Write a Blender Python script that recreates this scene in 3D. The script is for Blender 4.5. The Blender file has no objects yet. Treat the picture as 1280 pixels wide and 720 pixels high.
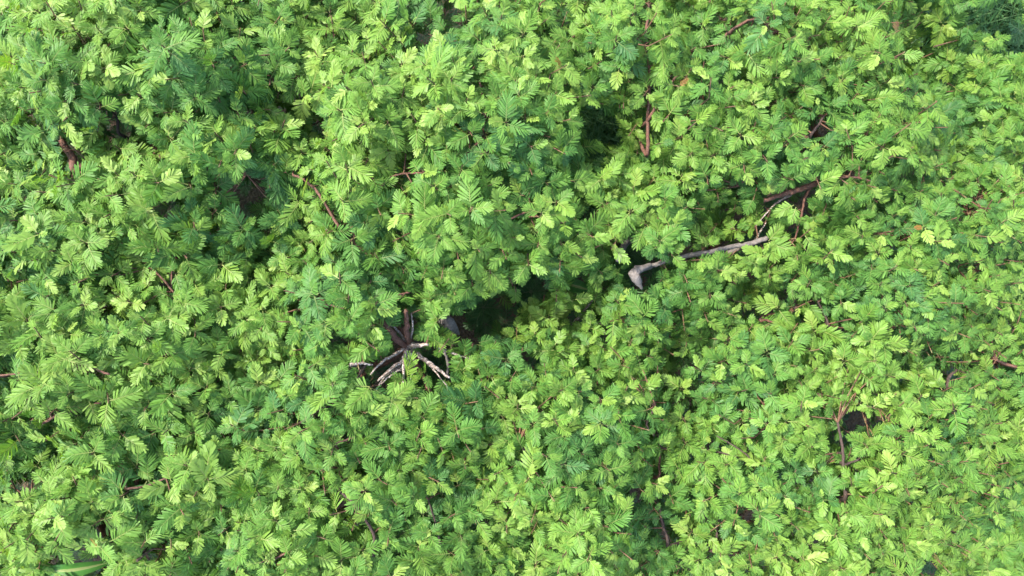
import bpy, math
import numpy as np
from mathutils import Matrix, Vector
from mathutils.bvhtree import BVHTree

S = bpy.context.scene
COL = S.collection
rng = np.random.default_rng(11)

# ------------------------------------------------------------------ camera, sky, sun, exposure
CZ = 14.5                      # the drone's height above the ground
TAN = 0.75                     # half-width of the view per metre of distance
cam_d = bpy.data.cameras.new("camera")
cam_d.sensor_width = 36.0
cam_d.lens = 18.0 / TAN
cam_d.clip_start = 0.1
cam_d.clip_end = 2000.0
cam = bpy.data.objects.new("camera", cam_d)
cam.location = (0, 0, CZ)      # looking straight down, top of the picture towards +Y
COL.objects.link(cam)
S.camera = cam

SUN_DIR = Vector((-0.62, 0.34, 0.0)).normalized() * math.cos(math.radians(52)) + Vector((0, 0, math.sin(math.radians(52))))
world = bpy.data.worlds.new("World")
S.world = world
world.use_nodes = True
wn = world.node_tree
bg = wn.nodes["Background"]
sky = wn.nodes.new("ShaderNodeTexSky")
sky.sky_type = 'NISHITA'
sky.sun_disc = False
sky.sun_elevation = math.radians(52)
sky.sun_rotation = math.atan2(SUN_DIR.x, SUN_DIR.y)
sky.air_density = 1.0
sky.dust_density = 2.0
sky.ozone_density = 1.0
wn.links.new(sky.outputs[0], bg.inputs[0])
bg.inputs[1].default_value = 0.15
sun_d = bpy.data.lights.new("sun", 'SUN')
sun_d.energy = 2.0
sun_d.angle = math.radians(1.2)
sun_d.color = (1.0, 0.95, 0.86)
sun = bpy.data.objects.new("sun", sun_d)
sun.rotation_euler = (-SUN_DIR).to_track_quat('-Z', 'Y').to_euler()
sun.location = (-20, 10, 40)
COL.objects.link(sun)

S.view_settings.view_transform = 'Standard'
S.view_settings.look = 'None'
S.view_settings.exposure = 2.66
S.view_settings.gamma = 1.0
S.view_settings.use_curve_mapping = False
S.cycles.use_denoising = True
S.cycles.max_bounces = 8
S.cycles.diffuse_bounces = 5
S.cycles.transmission_bounces = 4


# ------------------------------------------------------------------ helpers
def world_at(px, py, z):
    k = TAN * (CZ - z) / 640.0
    return np.array([(px - 640.0) * k, (360.0 - py) * k, z])


def pix(p):
    p = np.asarray(p)
    k = 640.0 / (TAN * (CZ - p[..., 2]))
    return np.stack([640.0 + p[..., 0] * k, 360.0 - p[..., 1] * k], -1)


def norm(v):
    v = np.asarray(v, float)
    return v / (np.linalg.norm(v, axis=-1, keepdims=True) + 1e-9)


def tag(o, label=None, cat=None, group=None, kind=None):
    if label: o["label"] = label
    if cat: o["category"] = cat
    if group: o["group"] = group
    if kind: o["kind"] = kind
    return o


def make_mesh(name, V, F, mat, attrs=None, smooth=False):
    """V (n,3), F (m,3) or (m,4) int arrays (or a list of such)"""
    me = bpy.data.meshes.new(name)
    V = np.asarray(V, np.float32)
    Fs = F if isinstance(F, list) else [F]
    Fs = [np.asarray(f, np.int32) for f in Fs if len(f)]
    nl = sum(f.size for f in Fs)
    npoly = sum(len(f) for f in Fs)
    me.vertices.add(len(V))
    me.vertices.foreach_set("co", V.ravel())
    me.loops.add(nl)
    me.loops.foreach_set("vertex_index", np.concatenate([f.ravel() for f in Fs]))
    me.polygons.add(npoly)
    sizes = np.concatenate([np.full(len(f), f.shape[1], np.int32) for f in Fs])
    me.polygons.foreach_set("loop_start", np.concatenate([[0], np.cumsum(sizes)[:-1]]).astype(np.int32))
    me.polygons.foreach_set("use_smooth", np.full(npoly, bool(smooth)))
    me.update(calc_edges=True)
    for k, a in (attrs or {}).items():
        at = me.attributes.new(k, 'FLOAT', 'POINT')
        at.data.foreach_set("value", np.asarray(a, np.float32))
    me.materials.append(mat)
    return me


def link(name, me, parent=None):
    o = bpy.data.objects.new(name, me)
    COL.objects.link(o)
    if parent is not None:
        o.parent = parent
    return o


def empty(name, loc):
    o = bpy.data.objects.new(name, None)
    o.location = tuple(float(c) for c in loc)
    o.empty_display_size = 0.3
    COL.objects.link(o)
    return o


# ------------------------------------------------------------------ materials
def new_mat(name):
    m = bpy.data.materials.new(name)
    m.use_nodes = True
    nt = m.node_tree
    return m, nt, nt.nodes["Principled BSDF"], nt.nodes["Material Output"]


def ramp(nt, stops):
    r = nt.nodes.new("ShaderNodeValToRGB")
    e = r.color_ramp.elements
    while len(e) < len(stops):
        e.new(0.5)
    for i, (p, c) in enumerate(stops):
        e[i].position = p
        e[i].color = (*c, 1)
    return r


def math_node(nt, op, a, b=None):
    n = nt.nodes.new("ShaderNodeMath")
    n.operation = op
    for i, v in enumerate((a, b)):
        if v is None: continue
        if isinstance(v, (int, float)): n.inputs[i].default_value = v
        else: nt.links.new(v, n.inputs[i])
    return n.outputs[0]


def leaf_material(name, stops, stem, transl, rough, tint):
    """leaf colour varies leaf by leaf (object random + the 'leaf_rand' attribute) and slightly pinna by pinna ('tone')"""
    m, nt, bsdf, out = new_mat(name)
    oi = nt.nodes.new("ShaderNodeObjectInfo")
    a1 = nt.nodes.new("ShaderNodeAttribute"); a1.attribute_name = "leaf_rand"
    a2 = nt.nodes.new("ShaderNodeAttribute"); a2.attribute_name = "tone"
    r = math_node(nt, 'FRACT', math_node(nt, 'ADD', oi.outputs["Random"], a1.outputs["Fac"]))
    cr = ramp(nt, stops)
    nt.links.new(r, cr.inputs[0])
    hsv = nt.nodes.new("ShaderNodeHueSaturation")
    val = math_node(nt, 'ADD', math_node(nt, 'MULTIPLY', math_node(nt, 'MINIMUM', a2.outputs["Fac"], 1.0), 0.2), 1.0)
    nt.links.new(val, hsv.inputs["Value"])
    nt.links.new(cr.outputs[0], hsv.inputs["Color"])
    isstem = math_node(nt, 'GREATER_THAN', a2.outputs["Fac"], 2.0)
    mx = nt.nodes.new("ShaderNodeMix"); mx.data_type = 'RGBA'
    nt.links.new(isstem, mx.inputs[0])
    nt.links.new(hsv.outputs[0], mx.inputs[6])
    mx.inputs[7].default_value = (*stem, 1)
    col = mx.outputs[2]
    nt.links.new(col, bsdf.inputs["Base Color"])
    bsdf.inputs["Roughness"].default_value = rough
    bsdf.inputs["Specular IOR Level"].default_value = 0.18
    tr = nt.nodes.new("ShaderNodeBsdfTranslucent")
    g = nt.nodes.new("ShaderNodeMix"); g.data_type = 'RGBA'; g.blend_type = 'MULTIPLY'
    g.inputs[0].default_value = 1.0
    nt.links.new(col, g.inputs[6]); g.inputs[7].default_value = (*tint, 1)
    nt.links.new(g.outputs[2], tr.inputs["Color"])
    ms = nt.nodes.new("ShaderNodeMixShader")
    ms.inputs[0].default_value = transl
    nt.links.new(bsdf.outputs[0], ms.inputs[1])
    nt.links.new(tr.outputs[0], ms.inputs[2])
    nt.links.new(ms.outputs[0], out.inputs["Surface"])
    return m


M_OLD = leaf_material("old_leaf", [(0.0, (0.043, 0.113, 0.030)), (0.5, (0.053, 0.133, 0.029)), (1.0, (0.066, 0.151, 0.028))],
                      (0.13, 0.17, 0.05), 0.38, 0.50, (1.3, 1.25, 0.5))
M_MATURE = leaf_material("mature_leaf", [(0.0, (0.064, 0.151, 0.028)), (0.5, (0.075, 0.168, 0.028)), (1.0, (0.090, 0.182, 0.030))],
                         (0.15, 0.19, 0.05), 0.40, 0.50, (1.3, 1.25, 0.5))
M_FRESH = leaf_material("fresh_leaf", [(0.0, (0.088, 0.180, 0.028)), (0.5, (0.104, 0.198, 0.030)), (1.0, (0.126, 0.214, 0.033))],
                        (0.19, 0.22, 0.06), 0.40, 0.50, (1.3, 1.25, 0.5))
M_YOUNG = leaf_material("young_leaf", [(0.0, (0.111, 0.201, 0.032)), (0.5, (0.137, 0.226, 0.037)), (1.0, (0.177, 0.259, 0.050))],
                        (0.24, 0.26, 0.08), 0.40, 0.45, (1.2, 1.2, 0.6))
M_DRY = leaf_material("dry_leaf", [(0.0, (0.15, 0.055, 0.015)), (0.5, (0.20, 0.115, 0.02)), (1.0, (0.10, 0.055, 0.025))],
                      (0.20, 0.11, 0.05), 0.3, 0.6, (1, 0.9, 0.5))
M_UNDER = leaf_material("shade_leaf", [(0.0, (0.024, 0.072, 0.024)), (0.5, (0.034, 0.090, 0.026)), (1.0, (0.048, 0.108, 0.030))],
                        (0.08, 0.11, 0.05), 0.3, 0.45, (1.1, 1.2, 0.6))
M_BROAD = leaf_material("broad_leaf", [(0.0, (0.040, 0.130, 0.026)), (1.0, (0.055, 0.150, 0.024))],
                        (0.20, 0.25, 0.09), 0.3, 0.38, (1.2, 1.2, 0.5))
M_GRASS = leaf_material("grass_blade", [(0.0, (0.024, 0.075, 0.022)), (0.6, (0.036, 0.095, 0.024)), (1.0, (0.06, 0.115, 0.030))],
                        (0.08, 0.12, 0.05), 0.25, 0.5, (1.1, 1.2, 0.6))


def bark_material(name, a, b, fleck, scale, fleck_at):
    m, nt, bsdf, out = new_mat(name)
    tc = nt.nodes.new("ShaderNodeTexCoord")
    n1 = nt.nodes.new("ShaderNodeTexNoise"); n1.inputs["Scale"].default_value = scale; n1.inputs["Detail"].default_value = 6
    n2 = nt.nodes.new("ShaderNodeTexNoise"); n2.inputs["Scale"].default_value = scale * 2.2; n2.inputs["Detail"].default_value = 3
    nt.links.new(tc.outputs["Object"], n1.inputs["Vector"]); nt.links.new(tc.outputs["Object"], n2.inputs["Vector"])
    r1 = ramp(nt, [(0.35, a), (0.65, b)])
    nt.links.new(n1.outputs["Fac"], r1.inputs[0])
    r2 = ramp(nt, [(fleck_at, (0, 0, 0)), (fleck_at + 0.07, (1, 1, 1))])
    nt.links.new(n2.outputs["Fac"], r2.inputs[0])
    mx = nt.nodes.new("ShaderNodeMix"); mx.data_type = 'RGBA'
    nt.links.new(r2.outputs[0], mx.inputs[0]); nt.links.new(r1.outputs[0], mx.inputs[6]); mx.inputs[7].default_value = (*fleck, 1)
    nt.links.new(mx.outputs[2], bsdf.inputs["Base Color"])
    bsdf.inputs["Roughness"].default_value = 0.85
    bp = nt.nodes.new("ShaderNodeBump"); bp.inputs["Strength"].default_value = 0.6; bp.inputs["Distance"].default_value = 0.01
    nt.links.new(n1.outputs["Fac"], bp.inputs["Height"]); nt.links.new(bp.outputs[0], bsdf.inputs["Normal"])
    return m


M_BARK = bark_material("trunk_bark", (0.039, 0.023, 0.017), (0.077, 0.052, 0.039), (0.110, 0.099, 0.083), 9, 0.60)
M_RED = bark_material("reddish_branch_bark", (0.050, 0.019, 0.010), (0.096, 0.037, 0.019), (0.15, 0.10, 0.07), 30, 0.60)
M_DARK = bark_material("dark_branch_bark", (0.019, 0.010, 0.007), (0.041, 0.022, 0.014), (0.072, 0.055, 0.041), 34, 0.64)
M_SPECK = bark_material("speckled_branch_bark", (0.075, 0.050, 0.036), (0.16, 0.118, 0.088), (0.30, 0.265, 0.23), 24, 0.52)
M_GREY = bark_material("grey_branch_bark", (0.062, 0.051, 0.042), (0.105, 0.088, 0.074), (0.14, 0.128, 0.112), 24, 0.60)
M_CUT = bark_material("cut_wood", (0.094, 0.077, 0.072), (0.127, 0.107, 0.099), (0.072, 0.061, 0.055), 12, 0.62)
M_TWIG = bark_material("twig_bark", (0.060, 0.024, 0.012), (0.110, 0.052, 0.024), (0.12, 0.11, 0.04), 8, 0.58)


def ground_material():
    m, nt, bsdf, out = new_mat("leaf_litter_soil")
    tc = nt.nodes.new("ShaderNodeTexCoord")
    n1 = nt.nodes.new("ShaderNodeTexNoise"); n1.inputs["Scale"].default_value = 0.7; n1.inputs["Detail"].default_value = 8
    v = nt.nodes.new("ShaderNodeTexVoronoi"); v.inputs["Scale"].default_value = 16
    nt.links.new(tc.outputs["Object"], n1.inputs["Vector"]); nt.links.new(tc.outputs["Object"], v.inputs["Vector"])
    r1 = ramp(nt, [(0.3, (0.032, 0.034, 0.011)), (0.5, (0.060, 0.036, 0.016)), (0.75, (0.10, 0.060, 0.028))])
    nt.links.new(n1.outputs["Fac"], r1.inputs[0])
    mx = nt.nodes.new("ShaderNodeMix"); mx.data_type = 'RGBA'; mx.blend_type = 'MULTIPLY'; mx.inputs[0].default_value = 0.7
    r2 = ramp(nt, [(0.0, (0.45, 0.4, 0.35)), (1.0, (1.25, 1.15, 1.0))])
    nt.links.new(v.outputs["Color"], r2.inputs[0])
    nt.links.new(r1.outputs[0], mx.inputs[6]); nt.links.new(r2.outputs[0], mx.inputs[7])
    nt.links.new(mx.outputs[2], bsdf.inputs["Base Color"])
    bsdf.inputs["Roughness"].default_value = 0.95
    bp = nt.nodes.new("ShaderNodeBump"); bp.inputs["Distance"].default_value = 0.03
    nt.links.new(v.outputs["Distance"], bp.inputs["Height"]); nt.links.new(bp.outputs[0], bsdf.inputs["Normal"])
    return m


# ------------------------------------------------------------------ ground
gx = np.concatenate([[-400, -120, -40], np.linspace(-16, 16, 65), [40, 120, 400]])
GX, GY = np.meshgrid(gx, gx)
GZ = 0.10 * np.sin(GX * 0.9 + 1.0) * np.cos(GY * 0.8) + 0.05 * np.sin(GX * 2.3) * np.sin(GY * 2.9 + 0.5)
GZ[np.abs(GX) > 30] = 0; GZ[np.abs(GY) > 30] = 0
n = len(gx)
idx = np.arange(n * n).reshape(n, n)
gf = np.stack([idx[:-1, :-1], idx[:-1, 1:], idx[1:, 1:], idx[1:, :-1]], -1).reshape(-1, 4)
ground = link("ground", make_mesh("ground", np.stack([GX, GY, GZ], -1).reshape(-1, 3), gf, ground_material(), smooth=True))
tag(ground, "dark brown soil and leaf litter far below the canopy gaps", "ground", kind="structure")


# ------------------------------------------------------------------ tubes (trunks, branches, twigs)
def smooth_path(P, R, per=4):
    P = np.asarray(P, float); R = np.asarray(R, float)
    if len(P) < 3:
        t = np.linspace(0, 1, per + 1)[:, None]
        return P[0] * (1 - t) + P[-1] * t, np.interp(t[:, 0], [0, 1], [R[0], R[-1]])
    Q = np.vstack([2 * P[0] - P[1], P, 2 * P[-1] - P[-2]])
    out, ro = [], []
    for i in range(1, len(Q) - 2):
        for t in np.linspace(0, 1, per, endpoint=False):
            a, b, c, d = Q[i - 1], Q[i], Q[i + 1], Q[i + 2]
            out.append(0.5 * (2 * b + (c - a) * t + (2 * a - 5 * b + 4 * c - d) * t * t + (3 * b - a - 3 * c + d) * t ** 3))
            ro.append(R[i - 1] * (1 - t) + R[i] * t)
    out.append(P[-1]); ro.append(R[-1])
    return np.array(out), np.array(ro)


def tube(P, R, sides=7, rough=0.0, cap=True, base=0):
    P = np.asarray(P, float); R = np.asarray(R, float)
    T = norm(np.gradient(P, axis=0))
    ref = np.array([0.31, 0.17, 0.93])
    if abs(T[0] @ ref) > 0.9: ref = np.array([0.9, 0.3, 0.1])
    N = norm(np.cross(T, ref)); B = np.cross(T, N)
    a = np.linspace(0, 2 * np.pi, sides, endpoint=False)
    rr = R[:, None] * (1 + rough * rng.normal(size=(len(P), sides)))
    V = P[:, None, :] + rr[..., None] * (np.cos(a)[None, :, None] * N[:, None, :] + np.sin(a)[None, :, None] * B[:, None, :])
    m = len(P)
    idx = base + np.arange(m * sides).reshape(m, sides)
    nx = np.roll(idx, -1, axis=1)
    F = np.stack([idx[:-1], nx[:-1], nx[1:], idx[1:]], -1).reshape(-1, 4)
    V = V.reshape(-1, 3)
    tri = np.zeros((0, 3), int)
    if cap:
        V = np.vstack([V, P[0] - T[0] * R[0] * 0.25, P[-1] + T[-1] * R[-1] * 0.25])
        c0, c1 = base + m * sides, base + m * sides + 1
        tri = np.vstack([np.stack([nx[0], idx[0], np.full(sides, c0)], -1), np.stack([idx[-1], nx[-1], np.full(sides, c1)], -1)])
    return V, F, tri


def tube_obj(name, P, R, mat, parent, sides=8, rough=0.06, per=4, wiggle=0.0):
    P = np.array(P, float)
    Q, r = smooth_path(P, R, per)
    if wiggle:
        w = rng.normal(size=Q.shape) * wiggle
        w[0] = 0; w[-1] = 0
        Q = Q + w
    V, F, T = tube(Q, r, sides, rough)
    o = link(name, make_mesh(name, V - np.array(parent.location), [F, T], mat, smooth=True), parent)
    return o, Q


# ------------------------------------------------------------------ one bipinnate leaf
def leaf_geo(pairs, width, fill, droop, fold, sweep0, sweep1, wav, seed, curl=0.0, lod=0):
    """unit-length leaf along +X, face up +Z: a thin rachis with narrow pinnae on both sides. returns V, tris, tone"""
    r = np.random.default_rng(seed)
    V, F, tone = [], [], []
    side_bend = r.normal() * 0.10

    def rach(t):
        return np.array([t - 0.12 * droop * t * t, side_bend * t * t, -droop * t * t * 0.55])

    tt = np.linspace(0, 1.0, 5)
    for t in tt:
        p = rach(t)
        w = 0.013 * (1.2 - 0.7 * t)
        V += [p + [0, -w, 0.004], p + [0, w, 0.004]]
        tone += [3, 3]
    for i in range(4):
        a = 2 * i
        F += [[a, a + 2, a + 3], [a, a + 3, a + 1]]
    t0 = 0.13
    step = (1.0 - t0) / pairs
    for k in range(pairs + 1):
        u = k / pairs
        t = t0 + (1.0 - t0) * u * 0.80
        prof = (0.72 + 0.28 * math.sin(math.pi * min(1, u * 0.9 + 0.12))) * (1.0 - 0.12 * u ** 3)
        L0 = width * prof
        ang0 = math.radians(sweep0 + (sweep1 - sweep0) * u)
        p0 = rach(t)
        for s in (-1, 1):
            L = L0 * (1 + r.normal() * 0.07)
            ang = ang0 + r.normal() * 0.06
            if k == pairs: ang *= 0.75
            f = fold + r.normal() * 0.08
            d = np.array([math.cos(ang), s * math.sin(ang) * math.cos(f), math.sin(ang) * math.sin(f)])
            perp = norm(np.cross([0, 0, 1.0], d))
            nrm = np.cross(d, perp)
            hw = 0.5 * step * fill * math.sin(max(ang0, 0.62)) * (1 + r.normal() * 0.06)
            dr = 0.22 * curl + wav * r.normal() * 0.05
            tw = r.normal() * 0.25
            perp = perp * math.cos(tw) + nrm * math.sin(tw)
            b = len(V)
            def at(x, w):
                c = p0 + d * (L * x) + np.array([0, 0, -dr * L * x * x * 2])
                return [c - perp * w, c + perp * w]
            if lod == 0:
                V += at(0.0, hw * 0.45) + at(0.45, hw) + at(0.88, hw * 0.95)
                V.append(at(1.0, 0)[0])
                F += [[b, b + 2, b + 3], [b, b + 3, b + 1], [b + 2, b + 4, b + 5], [b + 2, b + 5, b + 3], [b + 4, b + 6, b + 5]]
                nv = 7
            else:
                V += at(0.0, hw * 0.55) + at(0.95, hw)
                F += [[b, b + 2, b + 3], [b, b + 3, b + 1]]
                nv = 4
            tn = r.normal() * 0.45
            tone += [float(np.clip(tn - 0.25, -1, 1))] * 2 + [float(np.clip(tn, -1, 1))] * (nv - 2)
    return np.array(V), np.array(F), np.array(tone)


def variants(kind, lod):
    out = []
    for i in range(6):
        r = np.random.default_rng(100 + i + (0 if kind == 'mature' else 50))
        if kind == 'mature':
            out.append(leaf_geo(int(r.integers(9, 12)), r.uniform(0.40, 0.50), r.uniform(0.88, 1.04), r.uniform(0.15, 0.65), r.uniform(-0.2, 0.25),
                                r.uniform(56, 68), r.uniform(14, 24), 1.0, 100 + i, curl=r.uniform(0.1, 0.8), lod=lod))
        else:
            out.append(leaf_geo(int(r.integers(6, 9)), r.uniform(0.40, 0.48), r.uniform(1.05, 1.25), r.uniform(0.1, 0.5), r.uniform(0.0, 0.25),
                                r.uniform(48, 58), r.uniform(10, 20), 0.7, 200 + i, curl=r.uniform(0.2, 0.7), lod=lod))
    return out


GEO = {('mature', 0): variants('mature', 0), ('mature', 1): variants('mature', 1),
       ('young', 0): variants('young', 0), ('young', 1): variants('young', 1)}
MATS = {'old': M_OLD, 'mature': M_MATURE, 'fresh': M_FRESH, 'young': M_YOUNG, 'dry': M_DRY}
for k_ in ('old', 'fresh', 'dry'):
    for l_ in (0, 1): GEO[(k_, l_)] = GEO[('mature', l_)]
LEAF_MESH = {}
for kind in ('old', 'mature', 'fresh', 'young', 'dry'):
    for i, (V, F, tone) in enumerate(GEO[(kind, 0)]):
        LEAF_MESH[(kind, i)] = make_mesh("leaf", V, F, MATS[kind], {"tone": tone, "leaf_rand": np.zeros(len(V))})

# ------------------------------------------------------------------ the trees of the stand
GROUP = "feathery-leaved trees crowded together"
# pixel of crown top, crown radius, top height, leaf scale, share of young leaves, label
TREES = [
    (150, 110, 2.5, 6.05, 1.10, 0.30, "tall feathery tree with a thick rusty branch stub, filling the top left corner"),
    (560, 165, 2.5, 6.15, 1.00, 0.32, "bright feathery tree above the dark central gap, its leafy edge hanging over it"),
    (440, 455, 2.5, 5.75, 1.00, 0.22, "feathery tree with speckled bare branches radiating beside the dark central gap"),
    (50, 400, 2.5, 5.90, 1.12, 0.28, "feathery tree at the left edge with two thin reddish branches showing"),
    (110, 625, 2.2, 5.75, 1.12, 0.34, "pale feathery tree in the bottom left corner over a broad-leaved plant"),
    (400, 665, 2.3, 5.60, 1.00, 0.28, "feathery tree at the bottom edge with a dark branch beside a small brown gap"),
    (720, 610, 2.2, 5.50, 0.96, 0.27, "feathery tree at the bottom middle, with thin dark twigs and no bare limb"),
    (1010, 110, 2.5, 5.75, 0.90, 0.30, "pale green feathery tree in the top right with a forked reddish branch"),
    (860, 285, 1.7, 5.45, 0.90, 0.33, "feathery tree with a lopped grey limb, right of the dark central gap"),
    (1170, 330, 2.2, 5.35, 0.84, 0.30, "small-leaved feathery tree at the right edge, with a single orange dry leaf"),
    (1090, 610, 2.4, 5.60, 0.86, 0.40, "yellowish feathery tree in the bottom right corner with a dark upright branch"),
    (800, 60, 1.5, 5.75, 0.95, 0.34, "feathery tree at the top edge with a long rusty limb beside the grass gap"),
]
NT = len(TREES)
TC = np.array([world_at(t[0], t[1], t[3])[:2] for t in TREES])
TR = np.array([t[2] for t in TREES]); TZ = np.array([t[3] for t in TREES])
TLS = np.array([t[4] for t in TREES]); TYO = np.array([t[5] for t in TREES])


def poisson(spacing, x0, x1, y0, y1, r):
    cell = spacing / math.sqrt(2)
    grid, out = {}, []
    cand = r.uniform([x0, y0], [x1, y1], size=(int((x1 - x0) * (y1 - y0) / spacing ** 2 * 14), 2))
    for p in cand:
        i, j = int(p[0] // cell), int(p[1] // cell)
        ok = True
        for a in range(i - 2, i + 3):
            for b in range(j - 2, j + 3):
                for q in grid.get((a, b), ()):
                    if (p[0] - q[0]) ** 2 + (p[1] - q[1]) ** 2 < spacing ** 2:
                        ok = False; break
                if not ok: break
            if not ok: break
        if ok:
            grid.setdefault((i, j), []).append(p); out.append(p)
    return np.array(out)


X0, X1, Y0, Y1 = -12.5, 8.8, -5.4, 7.2
CL = poisson(1.05, X0, X1, Y0, Y1, rng)            # clumps: the leafy ends of the limbs
CLH = rng.uniform(0.05, 0.48, len(CL)); CLR = rng.uniform(0.60, 0.95, len(CL))

# hollows in the canopy: pixel, half-axes in px, metres lower
DIPS = [(725, 410, 75, 50, 0.9), (635, 395, 60, 40, 1.1), (752, 165, 40, 36, 0.55), (935, 265, 45, 40, 1.1), (1245, 30, 70, 60, 1.8),
        (480, 25, 90, 40, 0.7), (290, 245, 70, 40, 0.7), (180, 180, 80, 30, 0.6), (820, 150, 45, 60, 0.6), (870, 470, 60, 40, 0.5),
        (1000, 380, 60, 45, 0.6), (1080, 540, 45, 40, 0.6), (1180, 470, 40, 40, 0.5), (830, 580, 70, 50, 0.5), (560, 470, 40, 40, 0.7),
        (1060, 80, 50, 60, 0.6), (1130, 255, 70, 40, 0.5), (45, 570, 60, 40, 0.6), (640, 690, 60, 30, 0.4), (1270, 210, 30, 60, 0.9),
        (860, 690, 60, 40, 0.5), (270, 470, 60, 40, 0.4), (140, 380, 40, 30, 0.6), (340, 140, 40, 30, 0.5)]


def tree_of(xy):
    d = np.linalg.norm(xy[:, None, :] - TC[None], axis=-1)
    dome = TZ - 0.98 * (d / TR) ** 2
    return np.argmax(dome, 1), np.maximum(np.max(dome, 1), 4.35)


def height(xy):
    xy = np.atleast_2d(xy)
    tid, h = tree_of(xy)
    dc = np.linalg.norm(xy[:, None, :] - CL[None], axis=-1)
    bump = np.max(CLH * (1 - (dc / CLR) ** 2), axis=1)
    h = h + np.maximum(bump, -0.35) - 0.25
    pp = pix(np.column_stack([xy, np.full(len(xy), 5.3)]))
    for x, y, a, b, dz in DIPS:
        q = ((pp[:, 0] - x) / a) ** 2 + ((pp[:, 1] - y) / b) ** 2
        h = h - dz * (1.0 if dz > 1.0 else 0.6) * np.exp(-q * 1.1)
    return h, tid


def surf(px, py, below=0.0):
    z = 5.3
    for _ in range(4):
        z = float(height(world_at(px, py, z)[None, :2])[0][0])
    return world_at(px, py, z - below)


# gaps one sees through: pixel, half-axes
HOLES = [(624, 388, 34, 17), (592, 408, 26, 20), (664, 361, 19, 14), (548, 450, 14, 12), (564, 406, 10, 10), (535, 478, 20, 9), (797, 348, 18, 17), (722, 355, 15, 10), (566, 20, 15, 17), (529, 47, 13, 12), (752, 158, 26, 22), (742, 190, 11, 13),
         (1248, 16, 38, 26), (1274, 45, 10, 30), (320, 262, 11, 9), (305, 236, 14, 9), (213, 262, 20, 12), (395, 160, 9, 8), (130, 665, 13, 12), (186, 693, 14, 9), (97, 704, 44, 18), (28, 607, 18, 9),
         (431, 628, 11, 13), (1074, 524, 14, 12), (735, 268, 8, 16), (783, 315, 12, 14), (795, 345, 13, 14), (880, 476, 10, 7), (135, 385, 9, 9), (420, 424, 11, 8), (938, 645, 8, 9), (1190, 470, 8, 8), (100, 52, 6, 6),
         (145, 160, 12, 10), (38, 150, 8, 10), (1020, 160, 10, 9), (985, 250, 12, 7), (1006, 258, 7, 10), (795, 620, 7, 9), (1160, 712, 14, 9), (960, 390, 10, 6), (510, 402, 10, 12), (500, 452, 20, 14), (668, 450, 14, 8)]
HOLES = np.array(HOLES, float)
HOLES[:, 2:] *= 0.8

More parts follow.
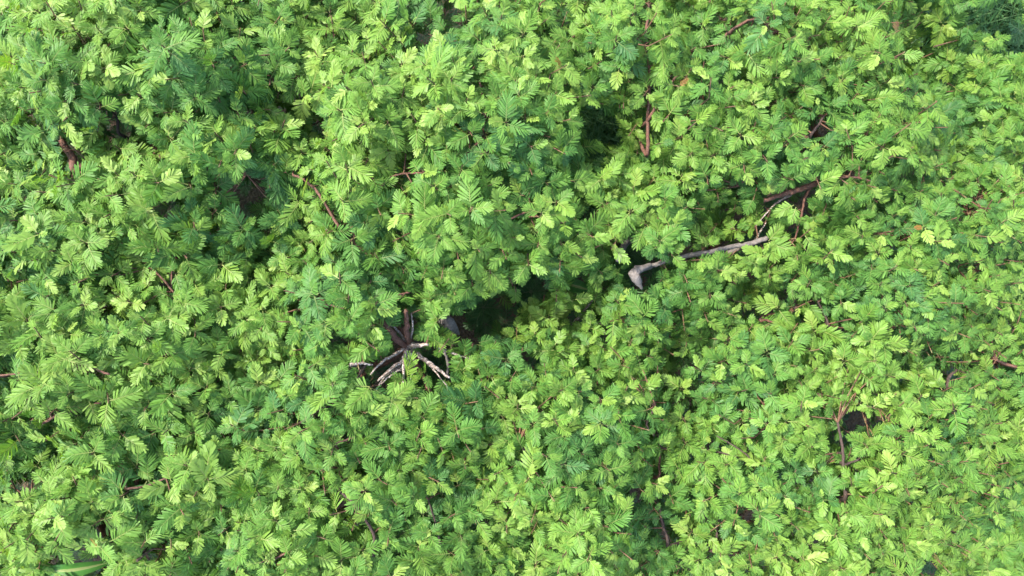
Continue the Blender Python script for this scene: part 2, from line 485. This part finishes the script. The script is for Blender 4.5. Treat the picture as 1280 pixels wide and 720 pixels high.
# branches one sees between the leaves: tree, bark, radius in px, depth below the leaves, pixel path (first point is the end nearer the trunk)
SEEN = [
    (0, M_RED, 4.8, 0.35, [(98, 212), (91, 198), (82, 184), (76, 175)]),
    (0, M_DARK, 2.2, 0.45, [(150, 168), (147, 150), (140, 138)]),
    (1, M_RED, 2.4, 0.18, [(432, 292), (414, 268), (397, 240), (380, 225), (366, 218)]),
    (1, M_RED, 1.7, 0.20, [(432, 292), (442, 284), (443, 304)]),
    (1, M_RED, 1.8, 0.15, [(476, 234), (488, 222), (505, 217), (527, 216)]),
    (1, M_DARK, 1.7, 0.22, [(372, 132), (368, 115), (363, 95)]),
    (1, M_RED, 1.8, 0.20, [(594, 182), (605, 160), (606, 135), (599, 100)]),
    (1, M_RED, 1.6, 0.20, [(632, 276), (650, 268), (664, 264)]),
    (11, M_RED, 2.6, 0.30, [(808, 195), (810, 150), (812, 90), (807, 55), (811, 5)]),
    (11, M_RED, 2.4, 0.30, [(810, 150), (835, 108), (858, 86)]),
    (7, M_RED, 2.3, 0.22, [(905, 48), (918, 36), (938, 25), (962, 22)]),
    (7, M_RED, 3.6, 0.45, [(1020, 229), (1000, 238), (977, 243), (955, 250)]),
    (7, M_RED, 2.0, 0.48, [(1015, 232), (1006, 248), (1002, 268), (994, 298)]),
    (7, M_SPECK, 1.6, 0.42, [(988, 244), (968, 256), (945, 282)]),
    (7, M_RED, 1.8, 0.22, [(1050, 222), (1070, 222), (1088, 226)]),
    (7, M_DARK, 2.2, 0.35, [(1012, 172), (1022, 158), (1030, 145)]),
    (2, M_RED, 3.8, 0.10, [(512, 434), (509, 420), (508, 405), (508, 388)]),
    (2, M_RED, 4.2, 0.12, [(512, 434), (498, 426), (487, 413), (478, 402)]),
    (2, M_SPECK, 4.2, 0.08, [(508, 430), (520, 432), (535, 431)]),
    (2, M_SPECK, 3.2, 0.10, [(522, 436), (505, 450), (488, 462), (472, 476)]),
    (2, M_SPECK, 2.4, 0.16, [(526, 440), (508, 456), (492, 467), (476, 480)]),
    (2, M_SPECK, 3.0, 0.05, [(507, 434), (505, 450), (504, 480)]),
    (2, M_SPECK, 3.2, 0.14, [(518, 438), (532, 450), (546, 461), (562, 472)]),
    (2, M_SPECK, 1.4, 0.16, [(526, 446), (542, 462), (560, 484)]),
    (2, M_SPECK, 2.4, 0.02, [(506, 432), (492, 444), (478, 452), (463, 468)]),
    (2, M_SPECK, 1.8, 0.12, [(512, 440), (500, 458), (482, 470), (470, 488)]),
    (2, M_SPECK, 1.6, 0.05, [(514, 440), (518, 456), (513, 474)]),
    (2, M_SPECK, 1.7, 0.10, [(508, 426), (494, 410), (482, 404)]),
    (2, M_SPECK, 1.8, 0.02, [(510, 428), (516, 410), (514, 392)]),
    (2, M_SPECK, 2.0, 0.45, [(548, 436), (565, 441), (590, 450)]),
    (2, M_GREY, 1.8, 0.40, [(556, 440), (560, 455), (559, 472)]),
    (2, M_SPECK, 2.4, 0.18, [(438, 456), (452, 454), (466, 456)]),
    (2, M_DARK, 2.2, 0.25, [(458, 455), (452, 464), (446, 474)]),
    (2, M_DARK, 2.6, 0.25, [(378, 528), (395, 516), (416, 506)]),
    (2, M_RED, 1.5, 0.15, [(468, 372), (485, 370), (512, 366)]),
    (2, M_RED, 1.6, 0.20, [(400, 380), (415, 382), (430, 386)]),
    (3, M_RED, 2.6, 0.12, [(72, 458), (95, 458), (117, 461), (137, 468)]),
    (3, M_RED, 1.8, 0.15, [(0, 470), (12, 468), (28, 466)]),
    (3, M_RED, 2.0, 0.18, [(50, 532), (70, 520), (100, 511), (125, 503), (148, 492)]),
    (3, M_DARK, 1.7, 0.2, [(122, 505), (117, 512), (113, 524)]),
    (3, M_RED, 1.6, 0.2, [(216, 318), (215, 340), (214, 365)]),
    (3, M_RED, 1.6, 0.2, [(190, 334), (205, 350), (220, 370), (232, 388)]),
    (4, M_RED, 1.8, 0.15, [(158, 612), (175, 609), (195, 603), (210, 596)]),
    (4, M_DARK, 1.8, 0.25, [(172, 700), (182, 692), (192, 686)]),
    (5, M_DARK, 2.6, 0.22, [(466, 704), (468, 672), (452, 642), (432, 620), (420, 614)]),
    (5, M_RED, 1.6, 0.15, [(420, 556), (435, 549), (450, 545)]),
    (5, M_DARK, 1.6, 0.2, [(552, 682), (545, 655), (535, 624)]),
    (5, M_RED, 2.0, 0.2, [(335, 702), (348, 696), (364, 688)]),
    (6, M_DARK, 2.2, 0.25, [(665, 584), (658, 568), (649, 552)]),
    (6, M_RED, 2.0, 0.25, [(822, 598), (824, 580), (827, 560)]),
    (6, M_DARK, 2.6, 0.3, [(834, 682), (828, 655), (824, 632)]),
    (6, M_DARK, 1.2, 0.15, [(935, 574), (922, 560), (896, 545)]),
    (6, M_DARK, 2.0, 0.25, [(820, 510), (808, 530), (818, 545)]),
    (6, M_DARK, 2.2, 0.3, [(893, 690), (896, 672), (895, 655)]),
    (8, M_GREY, 3.0, 0.34, [(958, 298), (940, 304), (915, 309), (885, 315), (855, 321), (828, 328), (806, 336), (794, 341)]),
    (8, M_SPECK, 1.6, 0.5, [(940, 304), (950, 290), (958, 278)]),
    (8, M_SPECK, 2.2, 0.8, [(716, 410), (726, 394), (742, 374)]),
    (9, M_DARK, 1.8, 0.3, [(1036, 408), (1028, 388), (1016, 366)]),
    (9, M_DARK, 2.6, 0.45, [(996, 388), (992, 372), (988, 355)]),
    (9, M_RED, 2.4, 0.2, [(1270, 459), (1255, 454), (1245, 449)]),
    (9, M_RED, 2.0, 0.2, [(950, 401), (958, 400), (968, 404)]),
    (10, M_DARK, 2.7, 0.22, [(1056, 624), (1055, 595), (1053, 560), (1047, 528)]),
    (10, M_DARK, 1.8, 0.25, [(1054, 580), (1064, 578), (1074, 574)]),
    (10, M_DARK, 2.6, 0.3, [(1183, 484), (1186, 472), (1196, 462)]),
]
caps = []
for t, m, r, dz, path in SEEN:
    for k, (a, b) in enumerate(zip(path[:-1], path[1:])):
        if m is M_GREY and r > 4 and k in (2, 3, 4, 5): continue
        strong = m in (M_GREY, M_SPECK) or (t == 2 and r > 3) or (t == 0 and r > 4) or (t == 7 and r > 3)
        caps.append((*a, *b, r + (1.0 if strong else 0.8), ((0.72 if m is M_SPECK else (0.5 if (t == 8 and k > 3) else 0.85)) if strong else 0.6)))
CAPS = np.array(caps, float)


def blocked(P, part=1.0):
    """P (n,k,3) sample points of leaves: True where a leaf would hang in a gap or over a visible branch"""
    q = pix(P)
    out = np.zeros(P.shape[:2], bool)
    for x, y, a, b in HOLES:
        out |= ((q[..., 0] - x) / a) ** 2 + ((q[..., 1] - y) / b) ** 2 < 1
    for ax, ay, bx, by, r, pc in CAPS:
        d = np.array([bx - ax, by - ay]); L2 = d @ d
        t = np.clip(((q[..., 0] - ax) * d[0] + (q[..., 1] - ay) * d[1]) / L2, 0, 1)
        near = (q[..., 0] - ax - t * d[0]) ** 2 + (q[..., 1] - ay - t * d[1]) ** 2 < r * r
        out |= near & (rng.random(len(P)) < part * pc)[:, None]
    return out.any(1)


# ---- shoots (leaf rosettes at the twig ends), three layers deep
shoots = []           # position, axis, tree, layer
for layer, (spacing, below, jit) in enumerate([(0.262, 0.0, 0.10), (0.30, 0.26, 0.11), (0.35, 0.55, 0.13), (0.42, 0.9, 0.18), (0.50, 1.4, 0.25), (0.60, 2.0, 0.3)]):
    P2 = poisson(spacing, X0, X1, Y0, Y1, rng)
    h, tid = height(P2)
    e = 0.12
    gxn = (height(P2 + [e, 0])[0] - height(P2 - [e, 0])[0]) / (2 * e)
    gyn = (height(P2 + [0, e])[0] - height(P2 - [0, e])[0]) / (2 * e)
    z = h - below + rng.normal(size=len(P2)) * jit
    nrm = norm(np.column_stack([-gxn, -gyn, np.full(len(P2), 1.1)]))
    ax = norm(nrm + rng.normal(size=nrm.shape) * 0.22)
    ax[:, 2] = np.maximum(ax[:, 2], 0.25); ax = norm(ax)
    P3 = np.column_stack([P2, z])
    ok = z > 1.0
    q = pix(P3)
    # beyond the frame (towards the sun) the crowns thin out: they only shade what is in view
    out_ = (q[:, 0] < -90) | (q[:, 0] > 1370) | (q[:, 1] < -90) | (q[:, 1] > 810)
    ok &= ~out_ | ((layer in (0, 2)) & (rng.random(len(P2)) < 0.75))
    for x, y, a, b in HOLES:
        ok &= ~(((q[:, 0] - x) / (a + 4)) ** 2 + ((q[:, 1] - y) / (b + 4)) ** 2 < 1)
    for i in np.nonzero(ok)[0]:
        shoots.append((P3[i], ax[i], tid[i], layer))
print("shoots", len(shoots))

# ---- leaves of the shoots
L_loc, L_rot, L_sc, L_kind, L_var, L_tree, L_shoot = [], [], [], [], [], [], []
KINDS = ['old', 'mature', 'fresh', 'young', 'dry']
for si, (p, a, t, layer) in enumerate(shoots):
    nl = int(rng.integers(6, 10))
    u = norm(np.cross(a, [0.3, 0.9, 0.1])); v = np.cross(a, u)
    az0 = rng.uniform(0, 6.28)
    vigour = rng.uniform(0.85, 1.15) * TLS[t]
    nz = 0.5 + 0.5 * math.sin(p[0] * 1.7 + 1.3 * math.sin(p[1] * 1.5) + t) * math.cos(p[1] * 1.9 + 1.1 * math.sin(p[0] * 1.2))
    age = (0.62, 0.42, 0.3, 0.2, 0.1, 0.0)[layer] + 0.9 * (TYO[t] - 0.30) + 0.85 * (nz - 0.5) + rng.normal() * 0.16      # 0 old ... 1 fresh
    yshare = TYO[t] * (1.0, 0.45, 0.2, 0.1, 0, 0)[layer] * rng.uniform(0.15, 1.0) * (0.35 + 1.3 * nz)
    
    for k in range(nl):
        f = k / max(1, nl - 1)                       # 0 outer, old ... 1 inner, young
        young = rng.random() < yshare * (0.3 + 1.5 * f)
        az = az0 + k * 2.39996 + rng.normal() * 0.25
        el = math.radians((2 + 36 * f ** 1.6) + rng.normal() * 10)
        d = math.cos(el) * (math.cos(az) * u + math.sin(az) * v) + math.sin(el) * a
        d = norm(d + np.array([0, 0, -0.06]))
        z = norm(a + np.array([0, 0, 0.6]) - d * ((a + np.array([0, 0, 0.6])) @ d))
        y = np.cross(z, d)
        roll = rng.normal() * 0.30
        y, z = y * math.cos(roll) + z * math.sin(roll), z * math.cos(roll) - y * math.sin(roll)
        base = p - a * (0.16 * (1 - f)) + d * 0.02
        s = vigour * float(np.clip(rng.normal(0.274, 0.068), 0.13, 0.44)) * (1.0 - 0.22 * f) * (0.95 if young else 1.0) * (1.0 + 0.06 * layer)
        L_loc.append(base); L_rot.append(np.column_stack([d, y, z])); L_sc.append(s)
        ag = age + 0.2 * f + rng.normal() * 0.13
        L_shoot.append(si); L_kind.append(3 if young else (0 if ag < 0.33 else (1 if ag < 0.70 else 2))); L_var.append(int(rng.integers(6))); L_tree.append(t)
L_loc = np.array(L_loc); L_rot = np.array(L_rot); L_sc = np.array(L_sc)
L_shoot = np.array(L_shoot); L_kind = np.array(L_kind); L_var = np.array(L_var); L_tree = np.array(L_tree)
probe = np.array([[0.35, 0, -0.03], [0.7, 0, -0.1], [1.0, 0, -0.2], [0.5, 0.26, -0.05], [0.5, -0.26, -0.05]])
PR = L_loc[:, None, :] + L_sc[:, None, None] * np.einsum('nij,kj->nki', L_rot, probe)
keep = ~(blocked(PR) & (rng.random(len(L_loc)) < 0.95))
L_loc, L_rot, L_sc, L_kind, L_var, L_tree, L_shoot, PR = [a[keep] for a in (L_loc, L_rot, L_sc, L_kind, L_var, L_tree, L_shoot, PR)]
SH_LEFT = np.bincount(L_shoot, minlength=len(shoots))

# orange and yellow dry leaves the photograph shows at these places
for px, py in [(694, 76), (862, 108), (1117, 24), (1140, 281), (340, 703), (125, 672)]:
    q = pix(PR[:, 1])
    d2 = (q[:, 0] - px) ** 2 + (q[:, 1] - py) ** 2 - 30 * PR[:, 1, 2] ** 2
    i_ = np.argsort(d2)[0]; L_kind[i_] = 4; L_sc[i_] *= 0.55
NL = len(L_loc)
L_layer = np.array([shoots[i][3] for i in L_shoot])

# ---- which leaves show most: rays from the camera to five points of every leaf
quad = np.array([[0.12, 0, 0], [0.5, -0.34, -0.07], [1.0, 0, -0.22], [0.5, 0.34, -0.07]])
QV = (L_loc[:, None, :] + L_sc[:, None, None] * np.einsum('nij,kj->nki', L_rot, quad)).reshape(-1, 3)
bvh = BVHTree.FromPolygons([tuple(v) for v in QV], [(4 * i, 4 * i + 1, 4 * i + 2, 4 * i + 3) for i in range(NL)])
eye = Vector((0, 0, CZ))
score = np.zeros(NL)
q = pix(PR)
inside = (q[..., 0] > -10) & (q[..., 0] < 1290) & (q[..., 1] > -10) & (q[..., 1] < 730)
for i in range(NL):
    if not inside[i].any(): continue
    c = PR[i].mean(0)
    hits = 0
    for k in range(5):
        if not inside[i, k]: continue
        tgt = Vector(PR[i, k] * 0.85 + c * 0.15)
        hit = bvh.ray_cast(eye, (tgt - eye).normalized())
        if hit[2] is not None and (hit[2] == i or hit[3] > (tgt - eye).length - 0.02):
            hits += 1
    x, y = q[i, :, 0], q[i, :, 1]
    score[i] = hits * (0.3 + abs((x[2] - x[0]) * (y[4] - y[3]) - (y[2] - y[0]) * (x[4] - x[3])) / 400.0)
print("leaves", NL, "tris", sum(len(GEO[(KINDS[k], 1)][0][1]) for k in L_kind), "showing", int((score > 0).sum()))

# ---- build every tree
FORKS = []
twig_rng = np.random.default_rng(5)
for t in range(NT):
    px, py, R, zt, ls, yo, label = TREES[t]
    if t == 2:
        base_px, fork_z = (515, 434), 4.35
    elif t == 8:
        base_px, fork_z = (900, 300), 3.0
    else:
        base_px, fork_z = (px, py), 2.4
    fork = world_at(*base_px, fork_z)
    foot = np.array([fork[0] + rng.normal() * 0.25, fork[1] + rng.normal() * 0.25, -0.1])
    root = empty("feathery_tree", (foot[0], foot[1], 0.0))
    tag(root, label, "tree", GROUP)
    r0 = 0.055 + 0.035 * R
    tube_obj("trunk", [foot, foot * 0.6 + fork * 0.4 + [0.05, -0.04, 0], fork], [r0 * 1.35, r0, r0 * 0.85], M_BARK, root, sides=10, rough=0.05, per=5)
    pts = [fork[None]]
    # limbs to the leafy clumps
    mine = np.nonzero(tree_of(CL)[0] == t)[0]
    mine = mine[np.linalg.norm(CL[mine] - TC[t], axis=1) < 2.6]
    for c in mine:
        zc = float(height(CL[c][None])[0][0]) - 0.5
        end = np.array([*CL[c], max(zc, fork[2] * 0.6 + 1.0)])
        mid = fork * 0.55 + end * 0.45 + np.array([0, 0, -0.25]) + rng.normal(size=3) * 0.12
        q2 = pix(end[None])[0]
        if any(((q2[0] - h[0]) / (h[2] + 8)) ** 2 + ((q2[1] - h[1]) / (h[3] + 8)) ** 2 < 1 for h in HOLES): continue
        _, Q = tube_obj("branch", [fork, mid, end], [r0 * 0.5, r0 * 0.33, 0.012], M_RED, root, sides=7, rough=0.08, per=4, wiggle=0.02)
        pts.append(Q)
    # branches seen between the leaves
    for tt, mat, rp, dz, path in SEEN:
        if tt != t: continue
        if t == 2 and dz < 0.3 and 470 < path[0][0] < 560:
            P = [world_at(*path[0], 4.80 - dz * 0.7)]
            for k, q3 in enumerate(path[1:]):
                P.append(world_at(*q3, 4.84 - dz * 0.7 + 0.13 * (k + 1)))
            P[0] = P[0] * 0.6 + (fork + [0, 0, 0.25]) * 0.4
        else:
            P = [surf(*q3, dz) for q3 in path]
            zs = np.array([p[2] for p in P]); zs = zs * 0.35 + zs.mean() * 0.65
            P = [world_at(*q3, z) for q3, z in zip(path, zs)]
        rm = rp * (1.0 if mat in (M_GREY, M_SPECK) or rp > 3.5 else 0.8) * TAN * (CZ - P[0][2]) / 640.0
        lead = []
        if not (t == 2 and P[0][2] < 4.9):
            j0 = np.concatenate(pts); j = j0[np.argmin(np.linalg.norm(j0 - P[0] + [0, 0, 0.5], axis=1))]
            lead = [j, j * 0.4 + P[0] * 0.6 + np.array([0, 0, -0.30])]
        path3 = lead + P
        rad = [rm * 1.1] * len(lead) + list(np.linspace(rm * 1.08, rm * (0.95 if mat is M_GREY else (0.4 if mat is M_SPECK else 0.72)), len(P)))
        _, Q = tube_obj("branch", path3, rad, mat, root, sides=9, rough=0.10, per=6, wiggle=min(0.008, rm * 0.16))
        pts.append(Q)
    pts = np.concatenate(pts)
    # twigs that carry the rosettes
    TV, TF, TT, nb = [], [], [], 0
    for si, (p, a, st, layer) in enumerate(shoots):
        if st != t or SH_LEFT[si] < 3 or layer > 3: continue
        b = p - a * 0.28
        d = np.linalg.norm(pts - (b - np.array([0, 0, 0.15])), axis=1)
        j = pts[np.argmin(d)]
        if layer >= 2 and d.min() > 1.5: j = b + (j - b) * 0.5
        Q = np.array([j, j * 0.5 + b * 0.5 + twig_rng.normal(size=3) * 0.05 - [0, 0, 0.06], b, p + a * 0.05])
        qs = np.array([Q[0] * (1 - u) + Q[2] * u for u in (0.1, 0.3, 0.5, 0.7, 0.85, 1.0)])
        if np.linalg.norm(Q[0] - Q[2]) > 1.1 or blocked(qs[None], 0.6)[0]: continue
        V, F, T = tube(Q, np.array([0.013, 0.010, 0.009, 0.007]), 4, 0, False, nb)
        TV.append(V); TF.append(F); nb += len(V)
    if TV:
        tag(link("twigs", make_mesh("twigs", np.vstack(TV) - np.array(root.location), np.vstack(TF), M_TWIG, smooth=True), root), kind="stuff")
    # leaves
    ids = np.nonzero(L_tree == t)[0]
    order = ids[np.argsort(-score[ids])]
    singles = [i for i in order[:300] if score[i] > 0]
    sset = set(singles)
    rl = Vector(root.location)
    for i in singles:
        o = bpy.data.objects.new("leaf", LEAF_MESH[(KINDS[L_kind[i]], int(L_var[i]))])
        COL.objects.link(o)
        o.parent = root
        s = float(L_sc[i]); m3 = L_rot[i] * s
        lc = L_loc[i] - np.array(rl)
        o.matrix_local = Matrix(((*m3[0], lc[0]), (*m3[1], lc[1]), (*m3[2], lc[2]), (0, 0, 0, 1)))
        if L_kind[i] == 4: o["label"] = "orange dry leaf"
    rest = [i for i in ids if i not in sset and (score[i] > 0 or L_layer[i] < 2 or (i * 7919) % 100 < 62)]
    for kind in range(5):
        sel = [i for i in rest if L_kind[i] == kind]
        if not sel: continue
        VV, FF, TO, LR, nb = [], [], [], [], 0
        for i in sel:
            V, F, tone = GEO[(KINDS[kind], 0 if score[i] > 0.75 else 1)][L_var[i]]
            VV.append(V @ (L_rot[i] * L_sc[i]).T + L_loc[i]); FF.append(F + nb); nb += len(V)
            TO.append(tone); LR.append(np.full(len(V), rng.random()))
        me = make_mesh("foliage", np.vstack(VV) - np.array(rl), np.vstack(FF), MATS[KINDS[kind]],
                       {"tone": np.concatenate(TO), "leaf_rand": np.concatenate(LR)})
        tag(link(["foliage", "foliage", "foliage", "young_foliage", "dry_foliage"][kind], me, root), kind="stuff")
    FORKS.append(fork)
    # lopped ends
    if t == 2:
        tube_obj("broken_stub", [fork - [0, 0, 0.6], world_at(543, 396, 3.9), world_at(550, 396, 4.35), world_at(557, 402, 4.5), world_at(563, 408, 4.45), world_at(574, 418, 4.3)],
                 [0.07, 0.06, 0.07, 0.105, 0.095, 0.012], M_GREY, root, sides=13, rough=0.10, per=4)
    if t == 8:
        c = world_at(775, 312, 4.5)
        tube_obj("cut_stub", [world_at(830, 300, 3.0), world_at(790, 300, 3.9), world_at(778, 311, 4.45), world_at(773, 325, 4.7)], [0.06, 0.055, 0.05, 0.045], M_CUT, root, sides=10, rough=0.05)
        tube_obj("broken_stub", [world_at(814, 331, 4.78), world_at(800, 336, 4.84), world_at(793, 343, 4.86), world_at(797, 352, 4.84), world_at(803, 362, 4.78)],
                 [0.03, 0.055, 0.080, 0.06, 0.012], M_GREY, root, sides=7, rough=0.16, per=4)

# ------------------------------------------------------------------ undergrowth in the gaps
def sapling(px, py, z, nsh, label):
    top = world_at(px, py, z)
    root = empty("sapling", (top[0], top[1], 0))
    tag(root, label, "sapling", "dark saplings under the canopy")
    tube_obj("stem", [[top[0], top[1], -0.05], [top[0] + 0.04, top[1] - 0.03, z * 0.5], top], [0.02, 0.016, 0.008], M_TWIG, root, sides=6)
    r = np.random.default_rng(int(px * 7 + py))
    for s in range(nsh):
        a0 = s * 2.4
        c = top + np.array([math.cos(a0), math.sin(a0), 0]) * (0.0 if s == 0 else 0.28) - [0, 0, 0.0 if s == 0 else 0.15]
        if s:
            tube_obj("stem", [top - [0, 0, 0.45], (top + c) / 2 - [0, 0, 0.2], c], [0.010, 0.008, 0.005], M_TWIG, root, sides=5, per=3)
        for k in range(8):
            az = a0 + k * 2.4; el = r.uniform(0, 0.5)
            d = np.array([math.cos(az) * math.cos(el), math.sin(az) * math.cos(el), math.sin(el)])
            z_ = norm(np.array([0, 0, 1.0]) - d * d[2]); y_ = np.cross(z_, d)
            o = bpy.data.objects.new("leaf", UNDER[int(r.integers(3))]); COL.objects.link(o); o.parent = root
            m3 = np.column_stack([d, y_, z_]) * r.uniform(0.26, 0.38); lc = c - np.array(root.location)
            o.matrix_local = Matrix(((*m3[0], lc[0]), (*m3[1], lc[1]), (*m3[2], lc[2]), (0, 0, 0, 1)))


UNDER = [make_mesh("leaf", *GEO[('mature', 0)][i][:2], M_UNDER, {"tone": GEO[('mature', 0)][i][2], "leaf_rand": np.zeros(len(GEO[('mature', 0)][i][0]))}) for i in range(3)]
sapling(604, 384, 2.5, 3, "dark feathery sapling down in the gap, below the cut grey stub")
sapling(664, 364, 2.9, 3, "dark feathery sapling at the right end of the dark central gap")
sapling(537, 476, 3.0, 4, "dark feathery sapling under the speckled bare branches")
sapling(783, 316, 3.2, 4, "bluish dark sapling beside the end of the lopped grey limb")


def broad_leaf(length, width, arch, seed):
    r = np.random.default_rng(seed)
    n = 13
    V, F, tone = [], [], []
    for i in range(n):
        t = i / (n - 1)
        w = width * (math.sin(math.pi * min(1, t * 0.97 + 0.03)) ** 0.65) * (1 - 0.25 * t)
        c = np.array([length * t, 0, arch * (1.6 * t - 2.2 * t * t)])
        for k, s in enumerate((-1, -0.5, -0.045, 0.045, 0.5, 1)):
            V.append(c + [0, s * w, abs(s) * w * 0.28 + 0.02 * w * math.sin(i * 2.1 + k)])
            tone.append(3 if abs(s) < 0.1 else float(np.clip(r.normal() * 0.5, -1, 1)))
    for i in range(n - 1):
        for k in range(5):
            a = i * 6 + k
            F.append([a, a + 6, a + 7, a + 1])
    return make_mesh("leaf", V, np.array(F), M_BROAD, {"tone": tone, "leaf_rand": np.full(len(V), 0.0)}, smooth=True)


def broad_plant(name, px, py, z, blades, length, width, label, cat, rots):
    c = world_at(px, py, z)
    root = empty(name, (c[0], c[1], 0)); tag(root, label, cat)
    ft = world_at(px, py, 0.0) if z > 3.2 else c
    tube_obj("stem", [[ft[0], ft[1], -0.05], [ft[0] * 0.45 + c[0] * 0.55, ft[1] * 0.45 + c[1] * 0.55, z * 0.6], c], [0.06, 0.05, 0.03], M_BROAD, root, sides=9, rough=0.02)
    for k in range(blades):
        o = link("leaf", broad_leaf(length * (1 - 0.06 * k), width, 0.35 * length, k + px), root)
        o.location = (0, 0, z - 0.06 * k)
        o.rotation_euler = (0, math.radians(4), math.radians(rots[k]))


broad_plant("broad_leaved_plant", 56, 712, 4.75, 4, 0.86, 0.12, "broad-leaved plant with arching bright green blades and pale midribs, bottom left", "plant", [2, -65, 150, 235])
broad_plant("smooth_leaved_plant", 735, 362, 3.2, 3, 0.42, 0.13, "small plant with smooth oval leaves between the central gap and the grey stub", "plant", [165, 60, 265])

# low undergrowth on the shaded ground
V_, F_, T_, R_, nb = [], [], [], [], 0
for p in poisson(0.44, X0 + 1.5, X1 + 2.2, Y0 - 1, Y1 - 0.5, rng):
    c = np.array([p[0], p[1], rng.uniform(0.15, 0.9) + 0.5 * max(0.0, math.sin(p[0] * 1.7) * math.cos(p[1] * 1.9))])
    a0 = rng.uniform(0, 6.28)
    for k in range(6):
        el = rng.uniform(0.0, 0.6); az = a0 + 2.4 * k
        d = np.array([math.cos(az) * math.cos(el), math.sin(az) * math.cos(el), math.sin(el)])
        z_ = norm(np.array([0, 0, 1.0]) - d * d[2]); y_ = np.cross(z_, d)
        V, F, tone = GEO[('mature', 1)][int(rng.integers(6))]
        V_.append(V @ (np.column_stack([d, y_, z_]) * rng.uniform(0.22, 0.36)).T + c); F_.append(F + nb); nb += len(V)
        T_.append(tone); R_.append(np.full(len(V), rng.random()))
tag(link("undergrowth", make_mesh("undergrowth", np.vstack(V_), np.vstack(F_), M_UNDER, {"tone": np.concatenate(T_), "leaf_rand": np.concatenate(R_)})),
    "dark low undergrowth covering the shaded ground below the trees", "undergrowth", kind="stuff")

# grass on the ground below the open gaps
def grass(name, px, py, rx, ry, nblade, label, hgt):
    r = np.random.default_rng(int(px))
    c = world_at(px, py, 0.1)
    VV, FF, TO, LR, nb = [], [], [], [], 0
    for i in range(nblade):
        a, rr = r.uniform(0, 6.28), math.sqrt(r.random())
        p = c + np.array([math.cos(a) * rr * rx, math.sin(a) * rr * ry, -0.15])
        az = r.uniform(0, 6.28); lean = r.uniform(0.25, 0.9); h = hgt * r.uniform(0.5, 1.2)
        d = np.array([math.cos(az), math.sin(az), 0]); s = np.array([-d[1], d[0], 0]); w = r.uniform(0.008, 0.018)
        q0, q1, q2 = p, p + d * lean * h * 0.3 + [0, 0, h * 0.65], p + d * lean * h + [0, 0, h * 0.9]
        VV += [q0 - s * w, q0 + s * w, q1 - s * w * 0.9, q1 + s * w * 0.9, q2]
        FF += [[nb, nb + 1, nb + 3], [nb, nb + 3, nb + 2], [nb + 2, nb + 3, nb + 4]]; nb += 5
        TO += [float(np.clip(r.normal() * 0.4, -1, 1))] * 5; LR += [r.random()] * 5
    o = link(name, make_mesh(name, np.array(VV), np.array(FF), M_GRASS, {"tone": TO, "leaf_rand": LR}))
    tag(o, label, "grass", kind="stuff")


grass("grass", 752, 175, 1.2, 1.3, 5000, "dark grass on the ground seen through the upper gap", 1.5)
grass("grass", 1265, 25, 2.0, 1.8, 7000, "dark grass on the ground in the top right corner", 0.9)
